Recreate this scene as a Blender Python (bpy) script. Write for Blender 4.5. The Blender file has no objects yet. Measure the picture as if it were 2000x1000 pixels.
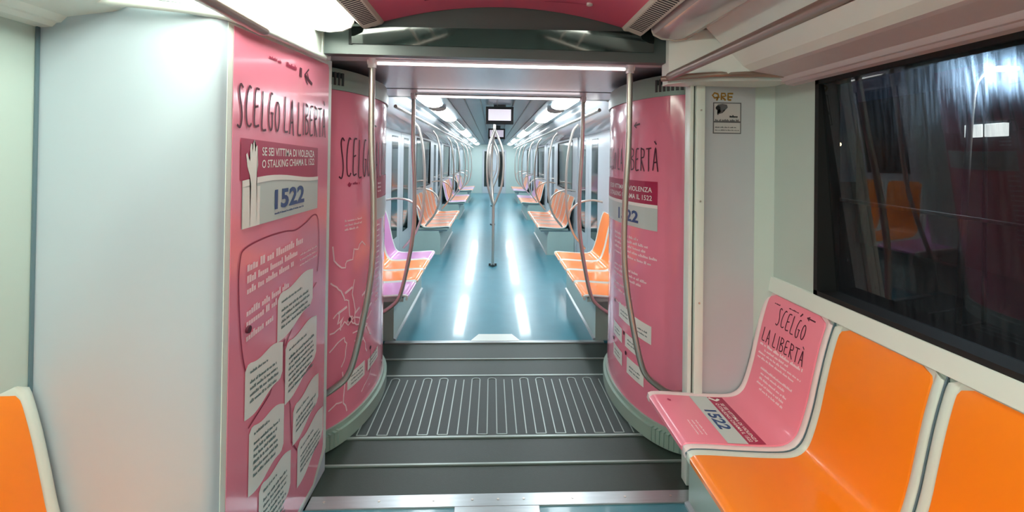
import bpy, bmesh, math, random
from mathutils import Vector
random.seed(7)
PI = math.pi
S = bpy.context.scene
COL = S.collection

# ------------------------------------------------------------------ camera, world, exposure
cam_d = bpy.data.cameras.new('camera'); cam = bpy.data.objects.new('camera', cam_d); COL.objects.link(cam); S.camera = cam
FPX = 885.0
cam_d.sensor_width = 36; cam_d.lens = FPX / 2000 * 36
cam_d.shift_y = -197.5 / 2000
cam_d.clip_start = 0.02; cam_d.clip_end = 200
YAW, PITCH, ROLL = .0437, -.0074, .0137
Fw = Vector((math.sin(YAW), math.cos(YAW), 0)); Rt = Vector((math.cos(YAW), -math.sin(YAW), 0)); Up = Vector((0, 0, 1))
Fw, Up = Fw * math.cos(PITCH) - Up * math.sin(PITCH), Up * math.cos(PITCH) + Fw * math.sin(PITCH)
Rt, Up = Rt * math.cos(ROLL) + Up * math.sin(ROLL), Up * math.cos(ROLL) - Rt * math.sin(ROLL)
from mathutils import Matrix
M3 = Matrix((Rt, Up, -Fw)).transposed()
cam.matrix_world = Matrix.Translation((-.05, 0, 1.6)) @ M3.to_4x4()

w = bpy.data.worlds.new('night'); S.world = w; w.use_nodes = True
w.node_tree.nodes['Background'].inputs[0].default_value = (.010, .012, .022, 1)
w.node_tree.nodes['Background'].inputs[1].default_value = .5
S.view_settings.view_transform = 'Standard'; S.view_settings.look = 'None'
S.view_settings.gamma = 1; S.view_settings.exposure = 1.0; S.view_settings.use_curve_mapping = False
S.cycles.use_denoising = True
S.cycles.max_bounces = 10; S.cycles.diffuse_bounces = 6; S.cycles.glossy_bounces = 5
S.cycles.transparent_max_bounces = 12; S.cycles.sample_clamp_indirect = 6
S.cycles.caustics_reflective = False; S.cycles.caustics_refractive = False
LAMP_NEAR = 9.0       # emission of the lit near-carriage diffusers
LAMP_FAR = 13.0        # far carriage

# ------------------------------------------------------------------ materials
def lin(c):
    return tuple(((x / 255) / 12.92 if x / 255 <= .04045 else ((x / 255 + .055) / 1.055) ** 2.4) for x in c)
MATS = {}
def mat(name, rgb, rough=.5, metal=0, noise=0, nscale=8, bump=0, bscale=30, emit=0, ecol=None, coat=0, spec=.5, trans=0, alpha=1, aniso=None):
    if name in MATS: return MATS[name]
    m = bpy.data.materials.new(name); m.use_nodes = True; nt = m.node_tree; b = nt.nodes['Principled BSDF']
    c = lin(rgb) + (1,)
    b.inputs['Base Color'].default_value = c; b.inputs['Roughness'].default_value = rough; b.inputs['Metallic'].default_value = metal
    b.inputs['Specular IOR Level'].default_value = spec; b.inputs['Coat Weight'].default_value = coat; b.inputs['Coat Roughness'].default_value = .08
    if noise or bump:
        tc = nt.nodes.new('ShaderNodeTexCoord'); n = nt.nodes.new('ShaderNodeTexNoise'); n.inputs['Scale'].default_value = nscale; n.inputs['Detail'].default_value = 5
        mp = nt.nodes.new('ShaderNodeMapping'); nt.links.new(tc.outputs['Object'], mp.inputs[0])
        if aniso: mp.inputs['Scale'].default_value = aniso
        nt.links.new(mp.outputs[0], n.inputs['Vector'])
        if noise:
            mx = nt.nodes.new('ShaderNodeMix'); mx.data_type = 'RGBA'
            mx.inputs[6].default_value = tuple(x * (1 - noise) for x in c[:3]) + (1,)
            mx.inputs[7].default_value = tuple(min(1, x * (1 + noise)) for x in c[:3]) + (1,)
            nt.links.new(n.outputs['Fac'], mx.inputs[0]); nt.links.new(mx.outputs[2], b.inputs['Base Color'])
        if bump:
            n2 = nt.nodes.new('ShaderNodeTexNoise'); n2.inputs['Scale'].default_value = bscale; n2.inputs['Detail'].default_value = 3
            nt.links.new(mp.outputs[0], n2.inputs['Vector'])
            bp = nt.nodes.new('ShaderNodeBump'); bp.inputs['Strength'].default_value = bump; bp.inputs['Distance'].default_value = .02
            nt.links.new(n2.outputs['Fac'], bp.inputs['Height']); nt.links.new(bp.outputs[0], b.inputs['Normal'])
    if emit:
        b.inputs['Emission Color'].default_value = (lin(ecol) if ecol else c[:3]) + (1,) if not (ecol and len(ecol) == 4) else ecol
        b.inputs['Emission Strength'].default_value = emit
    MATS[name] = m; return m

WALL = mat('pale_wall', (184, 201, 195), .38, noise=.03, nscale=3)
WALL_IN = mat('grey_panel', (186, 192, 198), .32, noise=.04, nscale=2, coat=.2)
COVE = mat('cove_white', (226, 230, 226), .35, noise=.03)
MAUVE = mat('soffit_mauve', (204, 196, 200), .5, noise=.04, nscale=20)
TRIMW = mat('trim_white', (222, 232, 226), .3)
PINK = mat('poster_pink', (240, 138, 164), .16, bump=.12, bscale=4, coat=.5, noise=.03, nscale=4)
PINK_D = mat('ceiling_pink', (218, 98, 128), .3, noise=.03)
SEATPINK = mat('seat_pink', (244, 138, 160), .32, coat=.3, noise=.02)
CRIM = mat('crimson_print', (172, 44, 82), .3)
PGREY = mat('print_grey', (196, 210, 208), .3)
PWHITE = mat('print_white', (238, 240, 236), .35)
PSOFT = mat('print_soft_white', (255, 222, 230), .35)
PTEXT = mat('print_text_grey', (110, 130, 130), .5)
PBLUE = mat('print_blue', (40, 78, 132), .4)
PBLACK = mat('print_dark', (82, 26, 46), .5)
PLINE = mat('print_line_crimson', (150, 24, 66), .5)
ORANGE = mat('seat_orange', (255, 134, 8), .3, coat=.35, noise=.03, nscale=6)
LILAC = mat('seat_lilac', (205, 135, 195), .3, coat=.3, noise=.03)
RIM = mat('seat_rim', (205, 216, 210), .35)
SEAM = mat('seat_seam', (96, 120, 130), .5)
FLOOR = mat('floor_teal', (66, 130, 146), .3, noise=.14, nscale=5, bump=.03, bscale=60, coat=.3)
RUBBER = mat('gangway_rubber', (41, 54, 48), .5, noise=.12, nscale=40, bump=.06, bscale=200)
RIB = mat('grate_rib', (150, 162, 158), .4, metal=.4)
ALU = mat('sill_metal', (176, 182, 184), .3, metal=.75, noise=.15, nscale=5, aniso=(1, 14, 1))
STEEL = mat('pole_steel', (206, 198, 190), .34, metal=.85)
BARSHEEN = mat('crossbar_sheen_white', (252, 250, 250), .3, metal=0, coat=1)  # non-metal white stands in for lamp reflections on the steel crossbar
RAILM = mat('rail_bronze', (160, 140, 130), .34, metal=.7)
GCEIL = mat('gangway_ceiling_metal', (214, 206, 212), .3, metal=.7, noise=.06, nscale=6, aniso=(6, .6, 1))
HEAD = mat('header_grey', (86, 96, 96), .35, noise=.05)
GLASSK = mat('header_dark_glass', (14, 24, 24), .05, spec=.9)
CAP = mat('rubber_cap', (152, 176, 166), .42, noise=.04)
CAPD = mat('rubber_dark', (60, 66, 66), .55)
BLACK = mat('black_void', (14, 15, 16), .6)
GRILLE = mat('grille_white', (212, 210, 200), .45)
GRH = mat('grille_slot', (52, 50, 52), .7)
DIFF_OFF = mat('diffuser_unlit', (190, 178, 180), .12, coat=.8)
CEIL_FAR = mat('far_ceiling', (112, 140, 150), .3, noise=.06, nscale=20, aniso=(12, .3, 1))
CEIL_BACK = mat('ceiling_panel', (205, 62, 104), .3)
CASING = mat('bench_casing', (168, 190, 184), .35, noise=.05)
PLATE = mat('grate_plate', (40, 52, 50), .55, noise=.12, nscale=40)
FSOFF = mat('soffit_light', (236, 228, 232), .4)
GOLD = mat('gold_decal', (150, 112, 40), .45)
STK = mat('sticker_white', (190, 190, 190), .4)
STKG = mat('sticker_grey', (92, 92, 96), .5)
NIGHT = mat('outside_ground', (34, 31, 32), .9, noise=.3, nscale=3)
BRICK = mat('outside_facade', (92, 56, 48), .9, noise=.3, nscale=2)

def lampmat(name, col, st):
    m = mat(name, (235, 240, 235), .4); b = m.node_tree.nodes['Principled BSDF']
    b.inputs['Emission Color'].default_value = col + (1,); b.inputs['Emission Strength'].default_value = st; return m
LAMPN = lampmat('lamp_near', (.93, 1.0, .86), LAMP_NEAR)
LAMPF = lampmat('lamp_far', (.86, .96, 1.0), LAMP_FAR)
BARGLOW = lampmat('crossbar_glow', (1, .97, .97), 1.6)  # glow added along the gangway crossbars
SCREEN = lampmat('screen_glow', (.62, .5, .68), .3)
STREET = lampmat('street_light', (.75, .9, 1.0), 60)
SIGNB = lampmat('sign_glow', (1, .97, .9), 1.1)
BULB = lampmat('far_bulb', (1, .75, .35), 6)

def glassmat():
    m = bpy.data.materials.new('window_glass'); m.use_nodes = True; nt = m.node_tree; nt.nodes.clear()
    out = nt.nodes.new('ShaderNodeOutputMaterial')
    tr = nt.nodes.new('ShaderNodeBsdfTransparent'); tr.inputs[0].default_value = (.62, .66, .68, 1)
    gl = nt.nodes.new('ShaderNodeBsdfGlossy'); gl.inputs['Roughness'].default_value = .015; gl.inputs[0].default_value = (.8, .82, .85, 1)
    df = nt.nodes.new('ShaderNodeBsdfDiffuse'); df.inputs[0].default_value = (.28, .28, .3, 1)
    fr = nt.nodes.new('ShaderNodeFresnel'); fr.inputs[0].default_value = 1.62
    m1 = nt.nodes.new('ShaderNodeMixShader'); m2 = nt.nodes.new('ShaderNodeMixShader')
    tc = nt.nodes.new('ShaderNodeTexCoord'); mp = nt.nodes.new('ShaderNodeMapping'); mp.inputs['Scale'].default_value = (1, 26, 2.2)
    ns = nt.nodes.new('ShaderNodeTexNoise'); ns.inputs['Scale'].default_value = 3; ns.inputs['Detail'].default_value = 6
    cr = nt.nodes.new('ShaderNodeMapRange'); cr.inputs[1].default_value = .42; cr.inputs[2].default_value = .8; cr.inputs[3].default_value = .012; cr.inputs[4].default_value = .09
    nt.links.new(tc.outputs['Object'], mp.inputs[0]); nt.links.new(mp.outputs[0], ns.inputs['Vector']); nt.links.new(ns.outputs['Fac'], cr.inputs[0])
    ge = nt.nodes.new('ShaderNodeNewGeometry'); mt = nt.nodes.new('ShaderNodeMath'); mt.operation = 'SUBTRACT'; mt.inputs[0].default_value = 1; nt.links.new(ge.outputs['Backfacing'], mt.inputs[1]); mu = nt.nodes.new('ShaderNodeMath'); mu.operation = 'MULTIPLY'; nt.links.new(mt.outputs[0], mu.inputs[0]); nt.links.new(fr.outputs[0], mu.inputs[1]); nt.links.new(mu.outputs[0], m1.inputs[0]); nt.links.new(tr.outputs[0], m1.inputs[1]); nt.links.new(gl.outputs[0], m1.inputs[2])
    nt.links.new(cr.outputs[0], m2.inputs[0]); nt.links.new(m1.outputs[0], m2.inputs[1]); nt.links.new(df.outputs[0], m2.inputs[2])
    rf = nt.nodes.new('ShaderNodeBsdfRefraction'); rf.inputs['Roughness'].default_value = .8; rf.inputs['IOR'].default_value = 1.05; rf.inputs['Color'].default_value = (.6, .8, 1, 1)
    m3 = nt.nodes.new('ShaderNodeMixShader'); m4 = nt.nodes.new('ShaderNodeMath'); m4.operation = 'MULTIPLY'; m4.inputs[1].default_value = 2.2
    nt.links.new(cr.outputs[0], m4.inputs[0]); nt.links.new(m4.outputs[0], m3.inputs[0]); nt.links.new(m2.outputs[0], m3.inputs[1]); nt.links.new(rf.outputs[0], m3.inputs[2])
    nt.links.new(m3.outputs[0], out.inputs[0]); return m
GLASS = glassmat()
FGLASS = mat('far_window_glass', (18, 30, 32), .08, spec=.8)

# ------------------------------------------------------------------ object helpers
ORG = {}
def org(o):
    v = Vector((0, 0, 0))
    while o: v += Vector(ORG.get(o.name, (0, 0, 0))); o = o.parent
    return v
def obj(name, bm, m, parent=None, smooth=None, label=None):
    if parent is not None:
        bmesh.ops.translate(bm, verts=bm.verts, vec=-org(parent))
    me = bpy.data.meshes.new(name); bmesh.ops.recalc_face_normals(bm, faces=bm.faces) if not getattr(bm, 'keep', False) else None
    bm.to_mesh(me); bm.free()
    ms = m if isinstance(m, (list, tuple)) else [m]
    for q in ms: me.materials.append(q)
    if smooth is not None:
        for p in me.polygons: p.use_smooth = True
        me.set_sharp_from_angle(angle=math.radians(smooth))
    o = bpy.data.objects.new(name, me); COL.objects.link(o); o.parent = parent
    if label: o['label'] = label
    return o
def tag(o, label, cat, group=None, kind=None):
    o['label'] = label; o['category'] = cat
    if group: o['group'] = group
    if kind: o['kind'] = kind
    return o
def thing(name, label, cat, loc=(0, 0, 0), group=None):
    o = bpy.data.objects.new(name, None); COL.objects.link(o); o.location = loc; o.empty_display_size = .1
    ORG[o.name] = tuple(loc); return tag(o, label, cat, group)
def struct(name, bm, m, smooth=None, parent=None, label=None):
    o = obj(name, bm, m, parent, smooth)
    if parent is None: o['kind'] = 'structure'
    if label: o['label'] = label
    return o
def nb(): return bmesh.new()
def box(bm, x0, x1, y0, y1, z0, z1, bev=0):
    vs = [bm.verts.new((x, y, z)) for x in (x0, x1) for y in (y0, y1) for z in (z0, z1)]
    fs = [(0, 1, 3, 2), (4, 6, 7, 5), (0, 4, 5, 1), (2, 3, 7, 6), (0, 2, 6, 4), (1, 5, 7, 3)]
    fcs = [bm.faces.new([vs[i] for i in f]) for f in fs]
    if bev:
        es = list({e for f in fcs for e in f.edges}); bmesh.ops.bevel(bm, geom=es, offset=bev, segments=2, affect='EDGES', profile=.6)
    return bm
def prism(bm, poly, axis, a, b):
    """closed polygon (2D) extruded from a to b along axis; poly coords are the two other axes in order"""
    def P(p, t):
        if axis == 'Y': return (p[0], t, p[1])
        if axis == 'X': return (t, p[0], p[1])
        return (p[0], p[1], t)
    A = [bm.verts.new(P(p, a)) for p in poly]; B = [bm.verts.new(P(p, b)) for p in poly]; n = len(poly)
    bm.faces.new(A); bm.faces.new(B[::-1])
    for i in range(n): bm.faces.new((A[i], A[(i + 1) % n], B[(i + 1) % n], B[i]))
    return bm
def catmull(pts, n=8):
    pts = [Vector(p) for p in pts]; P = [pts[0] * 2 - pts[1]] + pts + [pts[-1] * 2 - pts[-2]]; out = []
    for i in range(1, len(P) - 2):
        for k in range(n):
            t = k / n; a, b, c, d = P[i - 1:i + 3]
            out.append(.5 * ((2 * b) + (c - a) * t + (2 * a - 5 * b + 4 * c - d) * t * t + (3 * b - a - 3 * c + d) * t ** 3))
    return out + [pts[-1]]
def tube(bm, path, r, seg=12, cap=True):
    path = [Vector(p) for p in path]; rings = []; prev = None
    for i, p in enumerate(path):
        t = (path[min(i + 1, len(path) - 1)] - path[max(i - 1, 0)]).normalized()
        if prev is None: n = t.orthogonal().normalized()
        else: n = (prev - t * prev.dot(t)).normalized()
        prev = n; b = t.cross(n)
        rr = r[i] if isinstance(r, (list, tuple)) else r
        rings.append([bm.verts.new(p + (n * math.cos(a) + b * math.sin(a)) * rr) for a in [2 * PI * k / seg for k in range(seg)]])
    for a, b in zip(rings, rings[1:]):
        for k in range(seg): bm.faces.new((a[k], a[(k + 1) % seg], b[(k + 1) % seg], b[k]))
    if cap: bm.faces.new(rings[0][::-1]); bm.faces.new(rings[-1])
    return bm
def copy_tree(o, parent=None):
    c = o.copy(); COL.objects.link(c); c.parent = parent
    for ch in list(o.children): copy_tree(ch, c)
    return c

# ------------------------------------------------------------------ print helpers: everything in (u,v) mapped onto a surface
def sub(pts, step):
    out = []
    for a, b in zip(pts, pts[1:]):
        n = max(1, int(math.dist(a, b) / step))
        out += [(a[0] + (b[0] - a[0]) * k / n, a[1] + (b[1] - a[1]) * k / n) for k in range(n)]
    return out + [pts[-1]]
def ribbon(bm, mp, pts, wd, off=.0015, step=.03):
    pts = sub(pts, step); L = []; R_ = []
    for i, p in enumerate(pts):
        a = pts[max(0, i - 1)]; b = pts[min(len(pts) - 1, i + 1)]; dx, dy = b[0] - a[0], b[1] - a[1]; l = math.hypot(dx, dy) or 1
        nx, ny = -dy / l * wd / 2, dx / l * wd / 2
        L.append(bm.verts.new(mp(p[0] + nx, p[1] + ny, off))); R_.append(bm.verts.new(mp(p[0] - nx, p[1] - ny, off)))
    for i in range(len(pts) - 1): bm.faces.new((L[i], R_[i], R_[i + 1], L[i + 1]))
def gridpatch(bm, mp, f, off=.0015, nu=14, nv=6):
    """f(s,t)->(u,v), s,t in 0..1"""
    g = [[bm.verts.new(mp(*f(i / nu, j / nv), off)) for j in range(nv + 1)] for i in range(nu + 1)]
    for i in range(nu):
        for j in range(nv): bm.faces.new((g[i][j], g[i + 1][j], g[i + 1][j + 1], g[i][j + 1]))
def rect(bm, mp, u0, u1, v0, v1, off=.0015, nu=14, nv=3): gridpatch(bm, mp, lambda s, t: (u0 + (u1 - u0) * s, v0 + (v1 - v0) * t), off, nu, nv)
def fan(bm, mp, pts, off):
    """simple polygon, ear-filled"""
    vs = [bm.verts.new(mp(p[0], p[1], off)) for p in pts]
    f = bm.faces.new(vs); bmesh.ops.triangulate(bm, faces=[f])
LET = {  # hand-drawn capitals, unit box, list of strokes
 'S': [[(.8, .93), (.5, 1), (.3, .9), (.38, .7), (.6, .45), (.66, .2), (.45, .0), (.05, .04)]],
 'C': [[(.8, .95), (.5, .98), (.22, .75), (.12, .4), (.25, .08), (.6, .02), (.85, .1)]],
 'E': [[(.85, .97), (.3, .93), (.18, .5), (.2, .05), (.85, .06)], [(.2, .5), (.7, .54)]],
 'L': [[(.25, 1), (.22, .5), (.2, .04), (.85, .02)]],
 'G': [[(.75, .95), (.45, .95), (.18, .6), (.15, .2), (.4, .0), (.7, .08), (.74, .42)], [(.45, .45), (.9, .44)]],
 'O': [[(.5, .8), (.25, .65), (.15, .3), (.35, .03), (.65, .05), (.85, .35), (.75, .68), (.5, .8)]],
 'A': [[(.1, 0), (.3, .5), (.5, 1), (.65, .5), (.88, -.04)], [(.25, .33), (.75, .36)]],
 'I': [[(.5, 1), (.48, .5), (.5, 0)]],
 'B': [[(.2, .98), (.18, .5), (.2, 0)], [(.2, .95), (.7, .88), (.7, .65), (.25, .52), (.8, .38), (.78, .08), (.2, 0)]],
 'R': [[(.2, 1), (.2, .5), (.18, 0)], [(.2, .96), (.75, .88), (.72, .6), (.22, .5), (.85, -.02)]],
 'T': [[(.05, .95), (.95, .98)], [(.5, .96), (.48, .5), (.5, 0)]],
 'À': [[(.1, 0), (.3, .5), (.5, .95), (.65, .5), (.88, -.04)], [(.25, .33), (.75, .36)], [(.3, 1.22), (.62, 1.08)]],
}
def handtext(bm, mp, txt, u0, u1, v0, v1, wd=.007, off=.002, slope=0):
    widths = [.45 if c == ' ' else (.5 if c == 'I' else 1) for c in txt]; tot = sum(widths); u = u0; rs = random.Random(len(txt))
    for c, wv in zip(txt, widths):
        cw = (u1 - u0) * wv / tot
        if c != ' ':
            j = rs.uniform(-.04, .04) * (v1 - v0)
            for st in LET[c]:
                pts = [(u + cw * .9 * p[0], v0 + j + (v1 - v0) * p[1] + slope * (u - u0)) for p in st]
                if len(pts) > 2: pts = [tuple(q)[:2] for q in catmull([(a, b, 0) for a, b in pts], 4)]
                ribbon(bm, mp, pts, wd, off, .02)
        u += cw
def printtext(bm, mp, txt, u0, u1, v0, v1, off=.002, slope=0, bold=.012):
    cu = bpy.data.curves.new('t', 'FONT'); cu.body = txt; cu.resolution_u = 3; cu.offset = bold; o = bpy.data.objects.new('t', cu); COL.objects.link(o)
    me = bpy.data.meshes.new_from_object(o); bpy.data.objects.remove(o); bpy.data.curves.remove(cu)
    xs = [v.co.x for v in me.vertices]; ys = [v.co.y for v in me.vertices]; x0, x1, y0, y1 = min(xs), max(xs), min(ys), max(ys)
    vs = []
    for v in me.vertices:
        s = (v.co.x - x0) / (x1 - x0); t = (v.co.y - y0) / (y1 - y0)
        vs.append(bm.verts.new(mp(u0 + (u1 - u0) * s, v0 + (v1 - v0) * t + slope * (u1 - u0) * s, off)))
    for p in me.polygons:
        try: bm.faces.new([vs[i] for i in p.vertices])
        except ValueError: pass
    bpy.data.meshes.remove(me)
def smallprint(bm, mp, u0, u1, v, h, off=.003, slope=0, seed=0):
    """a line of text too small to read: letter-sized dashes in word-sized runs"""
    rs = random.Random(seed); u = u0; lw = h * .58
    while u < u1 - lw:
        for k in range(rs.randint(2, 9)):
            if u > u1 - lw: break
            a = v + slope * (u - u0); hh = h * rs.choice((.62, .62, .75, 1))
            q = [(u, a), (u + lw * .86, a + slope * lw), (u + lw * .86, a + hh), (u, a + hh)]
            bm.faces.new([bm.verts.new(mp(x, y, off)) for x, y in q]); u += lw
        u += lw * .8
def bubblefn(u0, u1, t0, t1, b0, b1, sag=.02):
    """leaf-like speech box: top edge rises to the right, bottom edge too"""
    def f(s, t):
        r = .12; e = 1
        top = t0 + (t1 - t0) * s - sag * math.sin(2 * PI * s) - .03 * max(0, 1 - s / r) ** 2
        bot = b0 + (b1 - b0) * s - sag * math.sin(2 * PI * s) + .03 * max(0, (s - 1 + r) / r) ** 2
        return (u0 + (u1 - u0) * s, bot + (top - bot) * t)
    return f

# ================================================================== SETTING
GY0, GY1 = 2.165, 3.93        # gangway floor
ENDY = 20.6; BACKY = -4.2
b = nb(); box(b, -1.45, 1.45, BACKY, 2.09, -.06, 0); struct('floor', b, FLOOR)
b = nb(); box(b, -1.45, 1.45, 3.97, ENDY, -.06, 0); struct('floor', b, FLOOR)
b = nb(); box(b, -1.45, 1.45, GY0, GY1, -.08, -.004); struct('floor', b, RUBBER)
# metal sills
sill = thing('threshold_plate', 'brushed metal threshold strip with a square tab at the near end of the gangway floor', 'threshold', (0, 2.12, 0))
b = nb(); box(b, -.87, .95, 2.088, 2.168, -.02, .006, .003); box(b, -.2, .19, 1.9, 2.09, -.02, .0055, .003); obj('plate', b, ALU, sill)
for x, y in [(x, 2.13) for x in (-.8, -.55, -.3, -.12, 0, .12, .35, .6, .82)] + [(-.15, 2.04), (.15, 2.04)]:
    b = nb(); tube(b, [(x, y, .004), (x, y, .008)], .006, 8); obj('screw', b, STEEL, sill)
sill = thing('threshold_plate', 'metal threshold strip with a rounded white tab at the far end of the gangway floor', 'threshold', (0, 3.95, 0))
b = nb(); box(b, -.95, .95, 3.925, 3.972, -.02, .008, .003); obj('plate', b, ALU, sill)
b = nb(); prism(b, [(-.215, 3.96), (-.2, 4.0), (-.15, 4.11), (.15, 4.11), (.2, 4.0), (.215, 3.96)], 'Z', .0, .009); obj('tab', b, TRIMW, sill)
# gangway floor joints (thin metal strips)
for y, wd, lab in ((2.385, .006, 'nearest'), (2.615, .008, 'second'), (3.345, .01, 'third'), (3.62, .007, 'farthest')):
    b = nb(); box(b, -.98, .98, y - wd, y + wd, -.01, .004); o = obj('floor_joint_strip', b, RIB)
    tag(o, 'thin metal joint strip across the dark gangway floor, %s of the four' % lab, 'floor strip')
# grooved plate: meander ribs
plate = thing('grooved_floor_plate', 'dark green-grey floor plate with bright lengthwise meander ribs in the middle of the gangway', 'floor plate', (0, 2.98, 0))
b = nb(); box(b, -.9, .9, 2.62, 3.335, -.01, .001); obj('plate', b, PLATE, plate)
b = nb()
NR = 31; xs = [-.86 + 1.72 * i / (NR - 1) for i in range(NR)]; ya, yb = 2.635, 3.30
flat = lambda u, v, o: (u, v, o)
for i, x in enumerate(xs):
    ribbon(b, flat, [(x, ya), (x, yb - .02)], .0065, .0045, .2)
    if i < NR - 1:
        x2 = xs[i + 1]
        if i % 2 == 0:
            if i % 6 != 4: ribbon(b, flat, [(x + (x2 - x) * (.5 - .5 * math.cos(a)), yb - .02 + .022 * math.sin(a)) for a in [PI * k / 8 for k in range(9)]], .0065, .0045, .2)
        elif i % 3 != 2: ribbon(b, flat, [(x, ya), (x2, ya)], .0065, .0045, .2)
r = bmesh.ops.extrude_face_region(b, geom=b.faces[:]); bmesh.ops.translate(b, verts=[v for v in r['geom'] if isinstance(v, bmesh.types.BMVert)], vec=(0, 0, -.004))
obj('rib', b, RIB, plate)['kind'] = 'stuff'

# side walls, near car (right wall with window)
WX = 1.335
def wallseg(name, side, y0, y1, z0, z1, m=WALL, th=.08):
    b = nb(); a, c = sorted((side * WX, side * (WX + th))); box(b, a, c, y0, y1, z0, z1); return b
b = nb(); box(b, WX, WX + .08, BACKY, 2.4, 0, 1.035); box(b, WX, WX + .08, BACKY, 2.4, 1.955, 2.45); box(b, WX, WX + .08, 1.885, 2.4, 1.035, 1.955); box(b, WX, WX + .08, BACKY, -1.3, 1.035, 1.955)
struct('wall_right', b, WALL)
b = nb(); box(b, -WX - .08, -WX, BACKY, 2.4, 0, 1.035); box(b, -WX - .08, -WX, BACKY, 2.4, 1.955, 2.45); box(b, -WX - .08, -WX, 1.0, 2.4, 1.035, 1.955); box(b, -WX - .08, -WX, BACKY, -1.3, 1.035, 1.955)
struct('wall_left', b, WALL)
b = nb(); box(b, -1.45, 1.45, BACKY - .08, BACKY, 0, 2.5); struct('wall_back', b, WALL)
# window ledge (right): sloping strip above the seats
b = nb(); prism(b, [(1.318, .966), (1.345, .962), (1.345, 1.04), (1.326, 1.036)], 'Y', BACKY, 2.22); struct('trim_1', b, TRIMW)
b = nb(); prism(b, [(-1.318, .966), (-1.345, .962), (-1.345, 1.04), (-1.326, 1.036)], 'Y', BACKY, 1.0); struct('trim_2', b, TRIMW)
def window(name, x, y0, y1, z0, z1, glass=GLASS, fr=.022, tilt=.012):
    """frame flush with the wall; the pane leans inwards at its top like the carriage side"""
    s = 1 if x > 0 else -1
    b = nb(); xa, xb = sorted((x - s * .004, x + s * .092))
    box(b, xa, xb, y0, y1, z0, z0 + fr); box(b, xa, xb, y0, y1, z1 - fr, z1); box(b, xa, xb, y0, y0 + fr, z0, z1); box(b, xa, xb, y1 - fr, y1, z0, z1)
    o = struct(name, b, BLACK); g = nb(); a, c = x + s * (.006 + tilt), x + s * .006
    prism(g, [(a, z0 + fr / 2), (c, z1 - fr / 2), (c + s * .006, z1 - fr / 2), (a + s * .006, z0 + fr / 2)], 'Y', y0 + fr / 2, y1 - fr / 2)
    obj('pane', g, glass, o); return o
window('window_1', WX, -1.3, 1.885, 1.035, 1.955, tilt=.076)
window('window_2', -WX, -1.3, 1.0, 1.035, 1.955, FGLASS)

# ceilings
def arch(y0, y1, xw, ze, zc, th, n=24):
    b = nb(); top = [];
    pts = [(-xw + 2 * xw * i / n) for i in range(n + 1)]
    lo = [(x, zc - (zc - ze) * (x / xw) ** 2) for x in pts]
    prism(b, lo + [(x, z + th) for x, z in lo[::-1]], 'Y', y0, y1); return b
struct('ceiling', arch(BACKY, 2.19, .58, 2.245, 2.33, .02), PINK_D, 30)
b = nb(); box(b, -1.42, 1.42, BACKY, 2.3, 2.36, 2.42); struct('ceiling', b, BLACK)
# print on the pink ceiling (letters seen upside down from here)
cm = lambda u, v, o: (u, v, 2.33 - .085 * (u / .58) ** 2 - o)
b = nb(); rs = random.Random(3)
for (u0, u1, v) in ((-.34, -.16, 1.985), (-.12, -.07, 1.95), (-.04, .16, 1.955)):
    u = u0
    while u < u1:
        ribbon(b, cm, [(u, v), (u + rs.uniform(.01, .03), v + rs.uniform(.02, .05))], .006, .003); u += .026
ribbon(b, cm, [(-.36, 2.02), (-.16, 2.0)], .012, .003); ribbon(b, cm, [(-.14, 1.97), (-.05, 1.995)], .01, .003)
ribbon(b, cm, [(.18, 2.06), (.36, 2.01)], .004, .003)
o = obj('ceiling_print', b, PLINE); tag(o, 'dark crimson printed strokes on the curved pink ceiling', 'print')
b = nb(); tube(b, [(.375, 2.0, cm(.375, 0, 0)[2] + .004), (.375, 2.0, cm(.375, 0, 0)[2] - .008)], .014, 16); o = obj('ceiling_sensor', b, TRIMW, smooth=40); tag(o, 'small round white sensor on the pink ceiling', 'sensor')

# cove + soffit profiles (both sides)
def cove(side, y0, y1, nm, wall_m=COVE):
    P = [(.915, 2.215), (1.09, 2.035), (1.13, 2.012), (1.13, 2.03), (1.10, 2.06), (.93, 2.235)]
    b = nb(); prism(b, [(side * x, z) for x, z in P], 'Y', y0, y1); o = struct(nm[0], b, wall_m)
    P = [(1.13, 2.012), (1.15, 2.006), (1.262, 1.985), (1.278, 1.968), (1.29, 1.966), (1.30, 1.955), (1.345, 1.95), (1.345, 2.1), (1.13, 2.05)]
    b = nb(); prism(b, [(side * x, z) for x, z in P], 'Y', y0, y1); struct(nm[1], b, MAUVE if wall_m is COVE else wall_m)
cove(1, BACKY, 2.03, ('trim_3', 'trim_4')); cove(-1, BACKY, 1.42, ('trim_5', 'trim_6'), TRIMW)

# ventilation grilles beside the pink ceiling
def grille(side, lab):
    t = thing('ventilation_grille', lab, 'grille', (side * .63, 0, 2.22))
    b = nb(); prism(b, [(side * x, z) for x, z in [(.575, 2.247), (.585, 2.232), (.665, 2.204), (.68, 2.214), (.68, 2.26), (.575, 2.27)]], 'Y', BACKY, 2.19); obj('frame', b, GRILLE, t)
    b = nb(); y = 2.12
    while y > .7:
        for k in range(1):
            x0, x1 = .592, .655; z0 = 2.2296; z1 = 2.2075
            q = [(side * x0, y, z0 - .001), (side * x1, y, z1 - .001), (side * x1, y - .009, z1 - .001), (side * x0, y - .009, z0 - .001)]
            A = [b.verts.new(p) for p in q]; B = [b.verts.new((p[0], p[1], p[2] + .004)) for p in q]
            b.faces.new(A); b.faces.new(B[::-1])
            for i in range(4): b.faces.new((A[i], A[(i + 1) % 4], B[(i + 1) % 4], B[i]))
        y -= .02
    o = obj('slot', b, GRH, t); o['kind'] = 'stuff'
grille(-1, 'cream slotted air grille along the left edge of the pink ceiling'); grille(1, 'cream slotted air grille along the right edge of the pink ceiling')

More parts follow.
